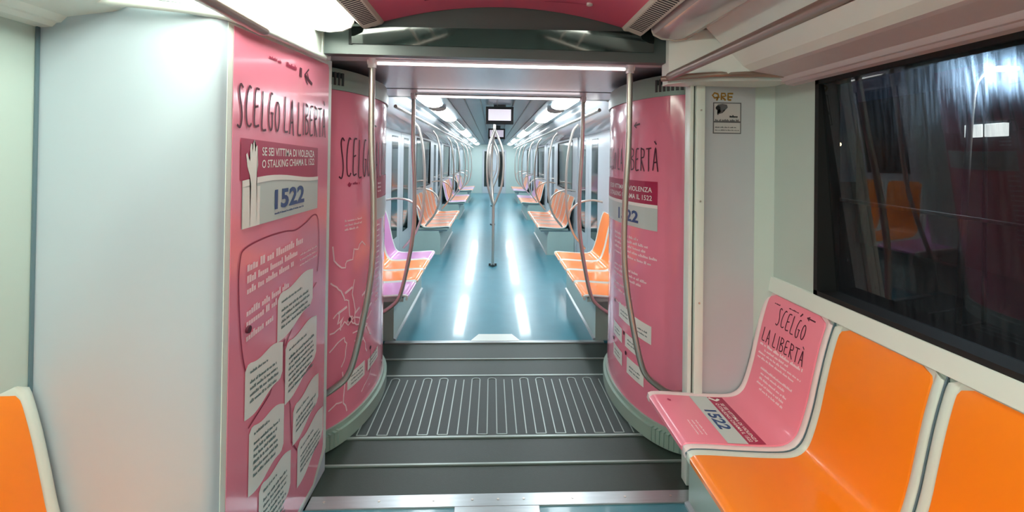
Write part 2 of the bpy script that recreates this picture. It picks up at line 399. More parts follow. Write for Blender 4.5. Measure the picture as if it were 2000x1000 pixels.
# ceiling lamps
LP = [(.69, 2.212), (.70, 2.19), (.74, 2.172), (.80, 2.166), (.86, 2.175), (.90, 2.195), (.915, 2.215), (.915, 2.24), (.69, 2.24)]
def lamp(x_s, y0, y1, lit, m, label, group=None, xo=0, zo=0, frame=True):
    t = thing('ceiling_lamp', label, 'ceiling lamp', (x_s * .8, (y0 + y1) / 2, 2.2 + zo), group)
    b = nb(); prism(b, [(x_s * (x + xo), z + zo) for x, z in LP], 'Y', y0 + .012, y1 - .012); obj('diffuser', b, m, t, 40)
    if frame:
        b = nb()
        for yy in (y0, y1 - .012): prism(b, [(x_s * (x * 1.0 + xo), z - .004 + zo) for x, z in LP], 'Y', yy, yy + .012)
        obj('frame', b, GRILLE, t)
    return t
lamp(-1, .78, 2.1, 1, LAMPN, 'brightly lit ceiling lamp on the left beside the gangway header')
lamp(1, .78, 2.1, 0, DIFF_OFF, 'unlit glossy ceiling lamp cover on the right beside the gangway header')
for i, (a, c) in enumerate(((-.6, .72), (-2.0, -.66), (-3.4, -2.06))):
    for s, nm in ((-1, 'left'), (1, 'right')):
        lamp(s, a, c, 1, LAMPN, '%s lit ceiling lamp %s' % (nm, ('overhead', 'just behind the viewer', 'well behind the viewer')[i]))
# lamp cover mounting clip near the grilles
# overhead rails
for s, y1, nm in ((1, 2.14, 'right'), (-1, 1.5, 'left')):
    x = s * .79
    t = thing('overhead_handrail', 'bronze-toned overhead handrail running along the %s ceiling cove' % nm, 'handrail', (x, 0, 2.0))
    b = nb(); tube(b, [(x, BACKY, 2.0), (x, y1 - .02, 2.0), (x, y1 - .006, 2.0), (x, y1, 2.0)], [.019, .019, .016, .008], 16); obj('tube', b, RAILM, t, 50)
    for yy in (-1.6, -.3):
        b = nb(); prism(b, [(s * .785, 2.005), (s * .8, 2.005), (s * .93, 2.2), (s * .90, 2.2)], 'Y', yy - .01, yy + .01); obj('bracket', b, RAILM, t)

# ---------------- header over the gangway
hd = thing('gangway_header', 'grey arched header panel with a long dark glass strip above the gangway opening', 'header panel', (0, 2.2, 2.08))
n = 24; arcp = [(-.66 + 1.29 * i / n) for i in range(n + 1)]
ztop = lambda x: 2.345 - .11 * (abs(x) / .66) ** 2
poly = [(-.86, 2.09), (.82, 2.08), (.82, 2.215), (.70, 2.222)] + [(x, ztop(x)) for x in arcp[::-1]] + [(-.70, 2.235), (-.86, 2.235)]
b = nb(); prism(b, poly, 'Y', 2.2, 2.26); obj('panel', b, HEAD, hd)
b = nb(); prism(b, [(-.727, 2.138), (.735, 2.128), (.735, 2.222), (.72, 2.226), (-.715, 2.216), (-.727, 2.212)], 'Y', 2.190, 2.203)
for v in b.verts: v.co.y -= (v.co.z - 2.13) * .15
obj('display_glass', b, GLASSK, hd)
b = nb(); prism(b, [(-.742, 2.134), (-.727, 2.134), (-.727, 2.22), (-.742, 2.22)], 'Y', 2.19, 2.202); obj('glass_edge', b, BLACK, hd)
# side blocks of the header
b = nb(); box(b, -.96, -.86, 2.185, 2.3, 2.075, 2.36, .008); struct('trim_7', b, TRIMW, 40)
b = nb(); prism(b, [(.82, 2.065), (1.34, 2.0), (1.34, 2.4), (.82, 2.4)], 'Y', 2.2, 2.3); struct('trim_8', b, COVE)
# fairing above the right partition, curved cornice lip
t9 = nb(); prism(t9, [(.80, 2.16), (.86, 2.1), (1.02, 2.02), (1.34, 2.02), (1.34, 2.25), (.80, 2.25)], 'Z', 2.0, 2.21); struct('trim_9', t9, COVE, 40)
lip = nb()
pts = catmull([(.76, 2.15, 1.992), (.86, 2.09, 1.996), (.98, 2.04, 1.999), (1.14, 2.02, 1.999), (1.335, 1.985, 1.992)], 6)
tube(lip, pts, .013, 10); struct('trim_10', lip, RAILM, 50)
b = nb(); prism(b, [(.80, 2.17), (.88, 2.105), (1.0, 2.06), (1.34, 2.01), (1.34, 2.24), (.80, 2.24)], 'Z', 1.972, 2.0); struct('trim_11', b, TRIMW, 40)
# white fairing above the left cabinet
b = nb(); prism(b, [(-1.34, 1.27), (-1.1, 1.31), (-.92, 1.4), (-.865, 1.5), (-.865, 2.2), (-1.34, 2.2)], 'Z', 2.045, 2.36); struct('trim_12', b, TRIMW, 40)
b = nb(); tube(b, catmull([(-1.335, 1.255, 2.02), (-1.2, 1.275, 2.02), (-1.05, 1.32, 2.022), (-.93, 1.385, 2.026), (-.865, 1.48, 2.03), (-.855, 1.75, 2.045), (-.86, 2.2, 2.068)], 6), .014, 10); struct('trim_13', b, TRIMW, 50)
# mauve soffit between header and gangway
b = nb(); box(b, -1.0, 1.0, 2.26, 2.5, 2.118, 2.14); struct('ceiling', b, FSOFF)
b = nb(); box(b, -1.0, 1.0, 2.5, 3.48, 2.122, 2.14); struct('ceiling', b, GCEIL)
b = nb(); box(b, -1.0, 1.0, 3.495, 3.9, 2.118, 2.14); struct('ceiling', b, GCEIL)
b = nb(); box(b, -1.2, 1.2, 3.46, 3.52, 2.141, 2.16); struct('trim_14', b, BLACK)
b = nb(); box(b, -1.4, 1.4, 2.3, 3.9, 2.3, 2.36); struct('trim_15', b, BLACK)
# bellows walls behind the drums
for s, nm in ((1, 'trim_16'), (-1, 'trim_17')):
    b = nb(); z = 0
    a, c = sorted((s * 1.12, s * 1.34)); prof = []
    for k in range(22): prof.append((s * (1.12 if k % 2 else 1.16), 2.25 + k * 1.7 / 21))
    prism(b, prof + [(s * 1.34, 3.95), (s * 1.34, 2.25)], 'Z', 0, 2.3); struct(nm, b, BLACK)

# ---------------- right partition beside the gangway
pt = thing('partition_panel', 'pale grey end partition with white edge trim beside the right gangway pillar', 'partition', (1.1, 2.2, 0))
b = nb(); box(b, .99, 1.335, 2.215, 2.25, .0, 1.99); obj('panel', b, WALL_IN, pt)
b = nb(); box(b, .955, .998, 2.19, 2.25, 0, 1.985, .006); obj('edge_trim', b, TRIMW, pt, 40)
b = nb(); box(b, .925, .945, 2.2, 2.26, 0, 1.985, .005); obj('edge_trim', b, TRIMW, pt, 40)
b = nb(); box(b, .944, .956, 2.215, 2.25, 0, 1.985); obj('rubber_seal', b, CAPD, pt)
b = nb(); prism(b, [(1.265, 2.2145), (1.30, 2.195), (1.335, 2.165), (1.335, 2.22), (1.265, 2.22)], 'Z', .4, 1.99); obj('corner_post', b, WALL, pt, 40)
for z in (.3, .9, 1.4, 1.85):
    b = nb(); tube(b, [(.977, 2.192, z), (.977, 2.187, z)], .005, 8); obj('screw', b, STEEL, pt)
# stickers
pm = lambda u, v, o: (u, 2.215 - o, v)
st = thing('camera_sticker', 'square white surveillance camera sticker with grey frame high on the right partition', 'sticker', (1.12, 2.214, 1.73))
b = nb(); rect(b, pm, 1.048, 1.192, 1.737, 1.893, .001, 1, 1); obj('frame', b, STKG, st)
b = nb(); rect(b, pm, 1.053, 1.187, 1.800, 1.888, .002, 1, 1); rect(b, pm, 1.053, 1.187, 1.742, 1.792, .002, 1, 1); obj('sheet', b, STK, st)
b = nb()
fan(b, pm, [(1.060, 1.866), (1.072, 1.882), (1.095, 1.886), (1.118, 1.882), (1.122, 1.868), (1.112, 1.858), (1.10, 1.854), (1.096, 1.84), (1.078, 1.835), (1.072, 1.828), (1.068, 1.834), (1.088, 1.846), (1.086, 1.854), (1.066, 1.855)], .003)
obj('camera_symbol', b, STKG, st)
b = nb(); fan(b, pm, [(1.060 + .012 * (1 + math.cos(a)), 1.865 + .011 * math.sin(a)) for a in [2 * PI * k / 14 for k in range(14)]], .0036)
smallprint(b, pm, 1.132, 1.182, 1.818, .012, .003, 0, 5); obj('symbol_lens', b, BLACK, st)
b = nb(); smallprint(b, pm, 1.058, 1.182, 1.80, .009, .003, 0, 6); smallprint(b, pm, 1.058, 1.17, 1.766, .006, .003, 0, 7); smallprint(b, pm, 1.058, 1.182, 1.752, .005, .003, 0, 8); obj('small_print', b, STKG, st)
b = nb()
for u in (1.046, 1.084, 1.12):
    pass
ribbon(b, pm, [(1.078, 1.915), (1.072, 1.935), (1.055, 1.940), (1.045, 1.928), (1.055, 1.915), (1.072, 1.918)], .009, .001, .01)
ribbon(b, pm, [(1.072, 1.918), (1.066, 1.902)], .009, .001, .01)
ribbon(b, pm, [(1.090, 1.905), (1.090, 1.938), (1.108, 1.938), (1.112, 1.926), (1.092, 1.921), (1.112, 1.904)], .009, .0012, .01)
ribbon(b, pm, [(1.124, 1.905), (1.124, 1.938), (1.150, 1.938)], .009, .0014, .01); ribbon(b, pm, [(1.124, 1.921), (1.146, 1.921)], .009, .0016, .01); ribbon(b, pm, [(1.124, 1.906), (1.140, 1.906)], .009, .0016, .01)
o = obj('gold_lettering', b, GOLD); tag(o, 'short gold letters above the surveillance camera sticker', 'lettering')

# ---------------- left equipment cabinet with the big poster
CX = -.88
cab = thing('equipment_cabinet', 'tall pale grey cabinet beside the left seat, its side covered by a pink poster', 'cabinet', (-1.1, 1.8, 0))
front = [tuple(q)[:2] for q in catmull([(-1.334, 1.335, 0), (-1.2, 1.345, 0), (-1.05, 1.365, 0), (-.93, 1.40, 0), (-.893, 1.42, 0), (CX, 1.45, 0)], 6)]
b = nb(); prism(b, front + [(CX, 2.36), (-.93, 2.38), (-1.334, 2.38)], 'Z', .0, 2.03); obj('body', b, mat('cabinet_grey', (182, 196, 206), .36, noise=.03, nscale=3), cab, 25)
b = nb(); box(b, -1.334, -1.329, 1.325, 1.334, .0, 2.02); obj('seam', b, SEAM, cab)
lm = lambda u, v, o: (CX + .002 + o, u, v)
outline = [(1.462, .06), (1.462, 2.02), (2.345, 2.075), (2.345, .13), (2.20, .03), (1.6, .03)]
b = nb(); vs = [b.verts.new((CX, y, z)) for y, z in [(1.45, 0.03), (1.45, 2.03), (2.36, 2.085), (2.36, .11), (2.21, .02)]]; b.faces.new(vs)
r = bmesh.ops.extrude_face_region(b, geom=b.faces[:]); bmesh.ops.translate(b, verts=[v for v in r['geom'] if isinstance(v, bmesh.types.BMVert)], vec=(.002, 0, 0)); obj('poster_border', b, TRIMW, cab)
b = nb(); fan(b, lm, [(1.478, .05), (1.478, 2.01), (2.30, 2.055), (2.315, 2.04), (2.315, .16), (2.30, .13), (2.19, .045)], .001)
r = bmesh.ops.extrude_face_region(b, geom=b.faces[:]); bmesh.ops.translate(b, verts=[v for v in r['geom'] if isinstance(v, bmesh.types.BMVert)], vec=(.0015, 0, 0)); pos = obj('poster', b, PINK, cab)
O = .005
b = nb(); handtext(b, lm, 'SCELGO LA LIBERTÀ', 1.495, 2.28, 1.69, 1.83, .0085, O); 
ribbon(b, lm, [(2.10, 1.925), (2.02, 1.95)], .012, O); ribbon(b, lm, [(2.06, 1.985), (2.015, 1.952), (2.05, 1.915)], .009, O); ribbon(b, lm, [(2.045, 1.965), (2.06, 1.94)], .006, O)
ribbon(b, lm, [(1.975, 1.975), (1.975, 1.935)], .022, O)
obj('handwritten_title', b, PBLACK, pos)
b = nb(); smallprint(b, lm, 1.84, 1.94, 1.955, .018, O, 0, 11); smallprint(b, lm, 1.70, 1.80, 1.955, .012, O, 0, 12); obj('logo_print', b, PLINE, pos)
b = nb(); gridpatch(b, lm, lambda s, t: (1.523 + .655 * s, (1.513 + .012 * math.sin(5 * s)) * (1 - t) + (1.655 - .02 * s) * t), O, 12, 1); obj('crimson_box', b, CRIM, pos)
b = nb(); gridpatch(b, lm, lambda s, t: (1.535 + .65 * s, (1.352) * (1 - t) + (1.513 + .012 * math.sin(5 * s)) * t), O - .0005, 12, 1)
obj('helpline_box', b, PGREY, pos)
b = nb(); gridpatch(b, lm, lambda s, t: (1.535 + .65 * s, (1.513 + .012 * math.sin(5 * s)) - .022 * (1 - .3 * s) * (1 - t)), O + .0005, 12, 1); rect(b, lm, 1.537, 1.585, 1.352, 1.49, O + .0006, 1, 1); rect(b, lm, 1.625, 1.65, 1.352, 1.49, O + .0006, 1, 1); obj('white_edge', b, PWHITE, pos)
b = nb()
hand = [(1.585, 1.352), (1.588, 1.50), (1.578, 1.53), (1.562, 1.56), (1.553, 1.60), (1.560, 1.607), (1.572, 1.585), (1.580, 1.578), (1.578, 1.62), (1.583, 1.638), (1.590, 1.636), (1.594, 1.60), (1.598, 1.64), (1.605, 1.652), (1.612, 1.646), (1.611, 1.605), (1.618, 1.632), (1.626, 1.632), (1.628, 1.60), (1.632, 1.565), (1.625, 1.53), (1.622, 1.50), (1.628, 1.352)]
fan(b, lm, hand, O + .001); obj('hand_drawing', b, PWHITE, pos)
b = nb(); printtext(b, lm, 'SE SEI VITTIMA DI VIOLENZA', 1.66, 2.135, 1.597, 1.628, O + .001, -.012); printtext(b, lm, 'O STALKING CHIAMA IL 1522', 1.66, 2.135, 1.552, 1.582, O + .001, .01); obj('white_lettering', b, PWHITE, pos)
b = nb(); printtext(b, lm, '1522', 1.76, 2.03, 1.392, 1.468, O + .001, .01, bold=.035)
for k in range(4): pass
smallprint(b, lm, 1.76, 2.03, 1.373, .008, O + .001, .01, 9); obj('helpline_number', b, PBLUE, pos)
b = nb(); ribbon(b, lm, [tuple(q)[:2] for q in catmull([(1.60, .80, 0), (1.55, .95, 0), (1.525, 1.15, 0), (1.53, 1.25, 0), (1.56, 1.285, 0), (1.70, 1.298, 0), (1.85, 1.295, 0), (1.95, 1.285, 0), (2.05, 1.30, 0), (2.15, 1.325, 0), (2.20, 1.29, 0), (2.215, 1.15, 0), (2.20, 1.05, 0)], 5)], .006, O, .05); obj('outline_stroke', b, PLINE, pos)
b = nb()
for k, (a, c, v) in enumerate(((1.575, 2.03, 1.212), (1.575, 1.99, 1.172), (1.575, 1.94, 1.135), (1.575, 1.90, 1.06), (1.575, 1.80, 1.025), (1.575, 1.77, .975))):
    smallprint(b, lm, a, c, v - (.01), .026 if k else .031, O, .035, 20 + k)
for k in range(3): smallprint(b, lm, 2.0, 2.19, 1.165 - .022 * k, .009, O, .02, 30 + k)
obj('white_small_print', b, PSOFT, pos)
b = nb(); tube(b, [lm(1.585, 1.005, 0), lm(1.585, 1.005, .012)], .013, 12); obj('lock_knob', b, PBLACK, cab, 40)
BUB = [(1.80, 2.145, 1.065, 1.075, .872, .91), (1.573, 1.85, .895, .855, .70, .71), (1.874, 2.20, .845, .84, .59, .64), (1.605, 1.87, .665, .60, .42, .41), (1.955, 2.235, .545, .55, .375, .41), (1.68, 1.94, .41, .37, .12, .2), (2.006, 2.30, .36, .355, .16, .21)]
for k, (u0, u1, t0, t1, b0, b1) in enumerate(BUB):
    b = nb(); gridpatch(b, lm, bubblefn(u0, u1, t0, t1, b0, b1, .012), O + .0002, 16, 3); bo = obj('speech_box', b, PWHITE, pos)
    b = nb(); sl = (t1 - t0) / (u1 - u0) * .6; v = t0 - .05; k2 = 0; ht = (t0 - b0)
    smallprint(b, lm, u0 + .03, u1 - .12, v, .010, O + .002, sl, 40 + k); v -= .035
    bot = b0 + .03
    while v > bot:
        smallprint(b, lm, u0 + .03, u1 - .03 - .04 * random.random(), v, .0115, O + .002, sl, 50 + k * 9 + k2); v -= .0225; k2 += 1
    # kept on the poster as one text block per box
    obj('box_text', b, PTEXT, pos)
b = nb()
ribbon(b, lm, [(1.86, .86), (1.865, .70), (1.93, .56), (1.945, .40), (2.0, .33)], .006, O); ribbon(b, lm, [(1.60, .66), (1.75, .70), (1.87, .86)], .006, O); ribbon(b, lm, [(1.87, .83), (2.0, .93), (2.19, 1.0)], .006, O); obj('outline_stroke', b, PLINE, pos)

# ---------------- gangway pillars (convex covers)
ph = [i / 60 * PI - PI / 2 for i in range(61)]    # -pi/2 near end .. pi/2 far end
ARC = []; sacc = 0; prevp = None
for a in ph:
    p = (1.07 - .28 * math.cos(a), 3.05 + .6 * math.sin(a))
    if prevp: sacc += math.dist(prevp, p)
    ARC.append((sacc, p, (-math.cos(a) * .6, math.sin(a) * .28))); prevp = p
TOT = ARC[30][0]
def arcpt(s):
    s = max(0, min(ARC[-1][0] - 1e-6, s))
    for (s0, p0, n0), (s1, p1, n1) in zip(ARC, ARC[1:]):
        if s <= s1:
            t = (s - s0) / (s1 - s0); return (p0[0] + (p1[0] - p0[0]) * t, p0[1] + (p1[1] - p0[1]) * t), (n0[0] + (n1[0] - n0[0]) * t, n0[1] + (n1[1] - n0[1]) * t)
def drum_map(side):
    def f(u, v, o):
        s = u if side < 0 else TOT - u
        (x, y), (nx, ny) = arcpt(s); l = math.hypot(nx, ny) or 1; o = o + .002
        return (side * (x + nx / l * o), y + ny / l * o, v)
    return f
def ring(side, off, z0, z1, s0=0, s1=None, n=48, back=1.16):
    """solid slab following the arc between arclengths s0..s1, thick toward the wall"""
    s1 = ARC[-1][0] if s1 is None else s1; P = []
    for i in range(n + 1):
        (x, y), (nx, ny) = arcpt(s0 + (s1 - s0) * i / n); l = math.hypot(nx, ny) or 1; P.append((side * (x + nx / l * off), y + ny / l * off))
    return P + [(side * back, P[-1][1]), (side * back, P[0][1])]
def pillar(side, label):
    t = thing('gangway_pillar', label, 'pillar', (side * 1.0, 3.05, 0))
    b = nb(); prism(b, ring(side, 0, 0, 0), 'Z', .10, 1.965); body = obj('curved_cover', b, PINK, t, 30)
    b = nb(); prism(b, ring(side, .012, 0, 0), 'Z', 1.965, 2.03); prism(b, ring(side, .0, 0, 0), 'Z', 2.03, 2.085); obj('top_cap', b, CAP, t, 30)
    b = nb(); prism(b, ring(side, .012, 0, 0), 'Z', .075, .105); prism(b, ring(side, .03, 0, 0), 'Z', .0, .078); obj('bottom_ring', b, CAP, t, 30)
    for z0, z1, off, nm in ((1.99, 2.06, .018, 'top_ribs'), (.005, .085, .036, 'bottom_ribs')):
        b = nb()
        for k in range(9):
            s = .02 + k * .024; P = []
            for ss in (s, s + .006, s + .012):
                (x, y), (nx, ny) = arcpt(ss); l = math.hypot(nx, ny); P.append((side * (x + nx / l * off), y + ny / l * off))
            for ss in (s + .012, s):
                (x, y), (nx, ny) = arcpt(ss); P.append((side * (x + .02), y + .01))
            prism(b, P, 'Z', z0, z1)
        obj(nm, b, CAP if nm == 'bottom_ribs' else CAPD, t)
    return t, body
pl, plb = pillar(-1, 'curved pink poster-covered gangway pillar on the left, printed with a white map')
prr, prb = pillar(1, 'curved pink poster-covered gangway pillar on the right, ending in white text boxes')
dm = drum_map(-1); O = .001
b = nb(); handtext(b, dm, 'SCELGO LA LIBERTÀ', .21, 1.0, 1.475, 1.70, .009, O); ribbon(b, dm, [(.52, 1.80), (.60, 1.79)], .01, O); obj('handwritten_title', b, PBLACK, plb)
b = nb(); rect(b, dm, .60, 1.2, 1.335, 1.47, O, 12, 1); fan(b, dm, [(.275, 1.435), (.29, 1.452), (.30, 1.442), (.312, 1.446), (.302, 1.428), (.288, 1.422)], O); smallprint(b, dm, .32, .39, 1.435, .016, O, 0, 3); obj('crimson_box', b, CRIM, plb)
b = nb(); rect(b, dm, .62, 1.2, 1.19, 1.33, O, 12, 1); obj('helpline_box', b, PGREY, plb)
b = nb(); smallprint(b, dm, .26, .42, 1.225, .013, O, 0, 31); smallprint(b, dm, .26, .42, 1.20, .013, O, 0, 32); smallprint(b, dm, .26, .38, 1.175, .013, O, 0, 33)
for k in range(15): smallprint(b, dm, .62, .70, 1.15 - k * .035, .012, O, 0, 60 + k)
for k in range(3): smallprint(b, dm, .64, .72, 1.42 - k * .025, .012, O + .001, 0, 80 + k)
obj('white_small_print', b, PSOFT, plb)
b = nb(); rs = random.Random(12)
MAPL = [[(.18, 1.10), (.19, 1.02), (.23, .98), (.27, .965), (.28, 1.0), (.33, 1.0), (.34, 1.06), (.38, 1.05), (.42, 1.09), (.46, 1.06)],
        [(.17, .90), (.21, .87), (.24, .84), (.27, .78), (.30, .77), (.31, .68), (.33, .64), (.36, .62), (.40, .60)],
        [(.17, .62), (.22, .63), (.27, .66), (.30, .63), (.35, .66), (.40, .64), (.45, .62), (.5, .60), (.56, .63)],
        [(.17, .52), (.22, .555), (.27, .57), (.29, .53), (.28, .46), (.25, .41)],
        [(.40, .60), (.44, .68), (.47, .78), (.50, .84), (.52, .95)], [(.40, .60), (.44, .52), (.48, .46), (.50, .40)],
        [(.47, .60), (.52, .52), (.56, .48)], [(.36, .62), (.36, .70), (.33, .80), (.35, .88)], [(.26, .38), (.28, .30), (.27, .2), (.30, .14)],
        [(.19, .70), (.23, .73), (.22, .66), (.26, .69), (.24, .62)], [(.44, .18), (.5, .21), (.56, .25), (.60, .31)], [(.17, .20), (.22, .22), (.26, .21)],
        [(.34, .57), (.42, .56), (.46, .66), (.52, .70), (.58, .74)], [(.36, .52), (.40, .47), (.46, .50)]]
for l in MAPL:
    q = [l[0]]
    for a, c in zip(l, l[1:]): q += [((a[0] + c[0]) / 2 + rs.uniform(-.008, .008), (a[1] + c[1]) / 2 + rs.uniform(-.008, .008)), c]
    ribbon(b, dm, q, .0085, O)
for (u, v) in ((.27, .82), (.29, .65), (.43, .76), (.50, .86), (.42, .62), (.50, .66), (.36, .68), (.22, .72), (.45, .55)):
    ribbon(b, dm, [(u, v), (u + rs.uniform(.04, .07), v + .02)], .014, O)
obj('map_drawing', b, PSOFT, plb)
for (u0, u1, v0, v1, lab) in ((.30, .475, .255, .345, ''), (.515, .70, .27, .34, '')):
    b = nb(); gridpatch(b, dm, lambda s, t: (u0 + (u1 - u0) * s, v0 + (v1 - v0) * t + .012 * s), O + .0005, 8, 2); bo = obj('speech_box', b, PWHITE, plb)
    b = nb()
    for k in range(3): smallprint(b, dm, u0 + .03, u1 - .02, v0 + .02 + k * .022, .009, O + .001, .06, 90 + k)
    obj('box_text', b, PTEXT, plb)
for u, v in ((.31, .66), (.30, .365)):
    b = nb(); fan(b, dm, [(u + .012 * math.cos(a), v + .012 * math.sin(a)) for a in [2 * PI * k / 10 for k in range(10)]], O + .001); obj('map_pin', b, PBLACK, plb)
b = nb()
for u, v in ((.555, .40),): fan(b, dm, [(u + .012 * math.cos(a), v + .012 * math.sin(a)) for a in [2 * PI * k / 10 for k in range(10)]], O + .001)
ribbon(b, dm, [(.555, .40), (.555, .26)], .004, O + .001); obj('map_pin', b, PBLACK, plb)
# right pillar: u = TOT - s
dm = drum_map(1); U = lambda s: TOT - s
b = nb(); handtext(b, dm, 'SCELGO LA LIBERTÀ', U(1.0), U(.20), 1.535, 1.675, .0085, O); ribbon(b, dm, [(U(.42), 1.81), (U(.36), 1.818)], .011, O); ribbon(b, dm, [(U(.395), 1.83), (U(.42), 1.81), (U(.395), 1.795)], .007, O); obj('handwritten_title', b, PBLACK, prb)
b = nb(); rect(b, dm, U(1.0), U(.212), 1.335, 1.475, O, 16, 1); obj('crimson_box', b, CRIM, prb)
b = nb(); rect(b, dm, U(1.0), U(.21), 1.19, 1.333, O, 16, 1); obj('helpline_box', b, PGREY, prb)
b = nb(); rect(b, dm, U(1.0), U(.21), 1.32, 1.34, O + .0006, 16, 1); printtext(b, dm, 'SE SEI VITTIMA DI VIOLENZA', U(.85), U(.25), 1.41, 1.44, O + .001); printtext(b, dm, 'O STALKING CHIAMA IL 1522', U(.85), U(.25), 1.362, 1.392, O + .001); obj('white_lettering', b, PWHITE, prb)
b = nb(); printtext(b, dm, '1522', U(.63), U(.365), 1.215, 1.29, O + .001, bold=.035); obj('helpline_number', b, PBLUE, prb)
b = nb()
for k, (a, v) in enumerate(((.36, 1.11), (.27, 1.08), (.29, 1.05), (.20, 1.02), (.25, .985), (.36, .90), (.27, .87), (.33, .84), (.50, .78), (.42, .74), (.44, .66))):
    smallprint(b, dm, U(.70), U(a), v, .017, O, -.02 * 0, 100 + k)
obj('white_small_print', b, PSOFT, prb)
for k, (a, c, v0, v1) in enumerate(((.60, .437, .575, .665), (.39, .244, .535, .64), (.70, .545, .43, .52), (.50, .335, .42, .505), (.70, .54, .285, .37), (.475, .30, .265, .365))):
    b = nb(); gridpatch(b, dm, lambda s, t: (U(a) + (a - c) * s, v0 + (v1 - v0) * t - .012 * (s - .5)), O + .0005, 8, 2); bo = obj('speech_box', b, PWHITE, prb)
    b = nb()
    for q in range(2): smallprint(b, dm, U(a) + .03, U(c) - .03, v0 + .03 + q * .022, .010, O + .001, -.05, 120 + k * 3 + q)
    obj('box_text', b, PTEXT, prb)
for s_, v in ((.42, .585), (.52, .50), (.49, .385), (.68, .66), (.70, .40)):
    b = nb(); fan(b, dm, [(U(s_) + .011 * math.cos(a), v + .014 * math.sin(a)) for a in [2 * PI * k / 10 for k in range(10)]], O + .001); obj('map_pin', b, PBLACK, prb)

# ---------------- gangway handrails (cross bar with two bent poles)
def gang_rail(y, label, zt=2.098):
    t = thing('gangway_handrail', label, 'handrail', (0, y, 0))
    b = nb(); tube(b, [(-.715, y, zt), (.715, y, zt - .002)], .0165, 14); obj('crossbar', b, BARSHEEN, t, 50)
    b = nb(); tube(b, [(-.66, y - .012, zt - .006), (.66, y - .012, zt - .008)], .0085, 10); obj('added_glow_tube', b, BARGLOW, t, 50)  # emissive tube added to brighten the crossbar and the ceiling above it
    for s in (-1, 1):
        pts = catmull([(s * .692, y, zt + .02), (s * .69, y, 1.7), (s * .675, y, 1.4), (s * .672, y, 1.1), (s * .69, y, .9), (s * .725, y, .7), (s * .765, y, .52), (s * .80, y, .435), (s * .87, y, .372), (s * .94, y, .335), (s * 1.04, y + .05, .31)], 8)
        b = nb(); tube(b, pts, .0165, 14); obj('pole', b, STEEL, t, 50)
        b = nb(); tube(b, [(s * .692, y, zt + .022), (s * .692, y, zt - .03)], .022, 14); obj('clamp', b, BARSHEEN, t, 50)
    return t
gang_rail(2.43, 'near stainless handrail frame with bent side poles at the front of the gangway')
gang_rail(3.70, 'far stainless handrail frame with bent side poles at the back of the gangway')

# ================================================================== SEATS
PROF = [(.735, .425), (.728, .445), (.74, .461), (.80, .462), (.95, .452), (1.08, .446), (1.145, .450), (1.185, .472), (1.212, .516), (1.243, .617), (1.265, .718), (1.288, .819), (1.308, .892), (1.322, .935), (1.332, .962)]
PC = [tuple(q)[:2] for q in catmull([(x, z, 0) for x, z in PROF], 5)]
PL = [0]
for a, c in zip(PC, PC[1:]): PL.append(PL[-1] + math.dist(a, c))
def prof_at(v):
    v = max(0, min(PL[-1] - 1e-6, v))
    for i in range(len(PC) - 1):
        if v <= PL[i + 1]:
            t = (v - PL[i]) / (PL[i + 1] - PL[i]); a, c = PC[i], PC[i + 1]
            j0 = PC[max(0, i - 1)]; j1 = PC[min(len(PC) - 1, i + 2)]
            tx, tz = j1[0] - j0[0], j1[1] - j0[1]; l = math.hypot(tx, tz)
            return (a[0] + (c[0] - a[0]) * t, a[1] + (c[1] - a[1]) * t), (-tz / l, tx / l)
    return PC[-1], (-1, 0)
SW = .2225
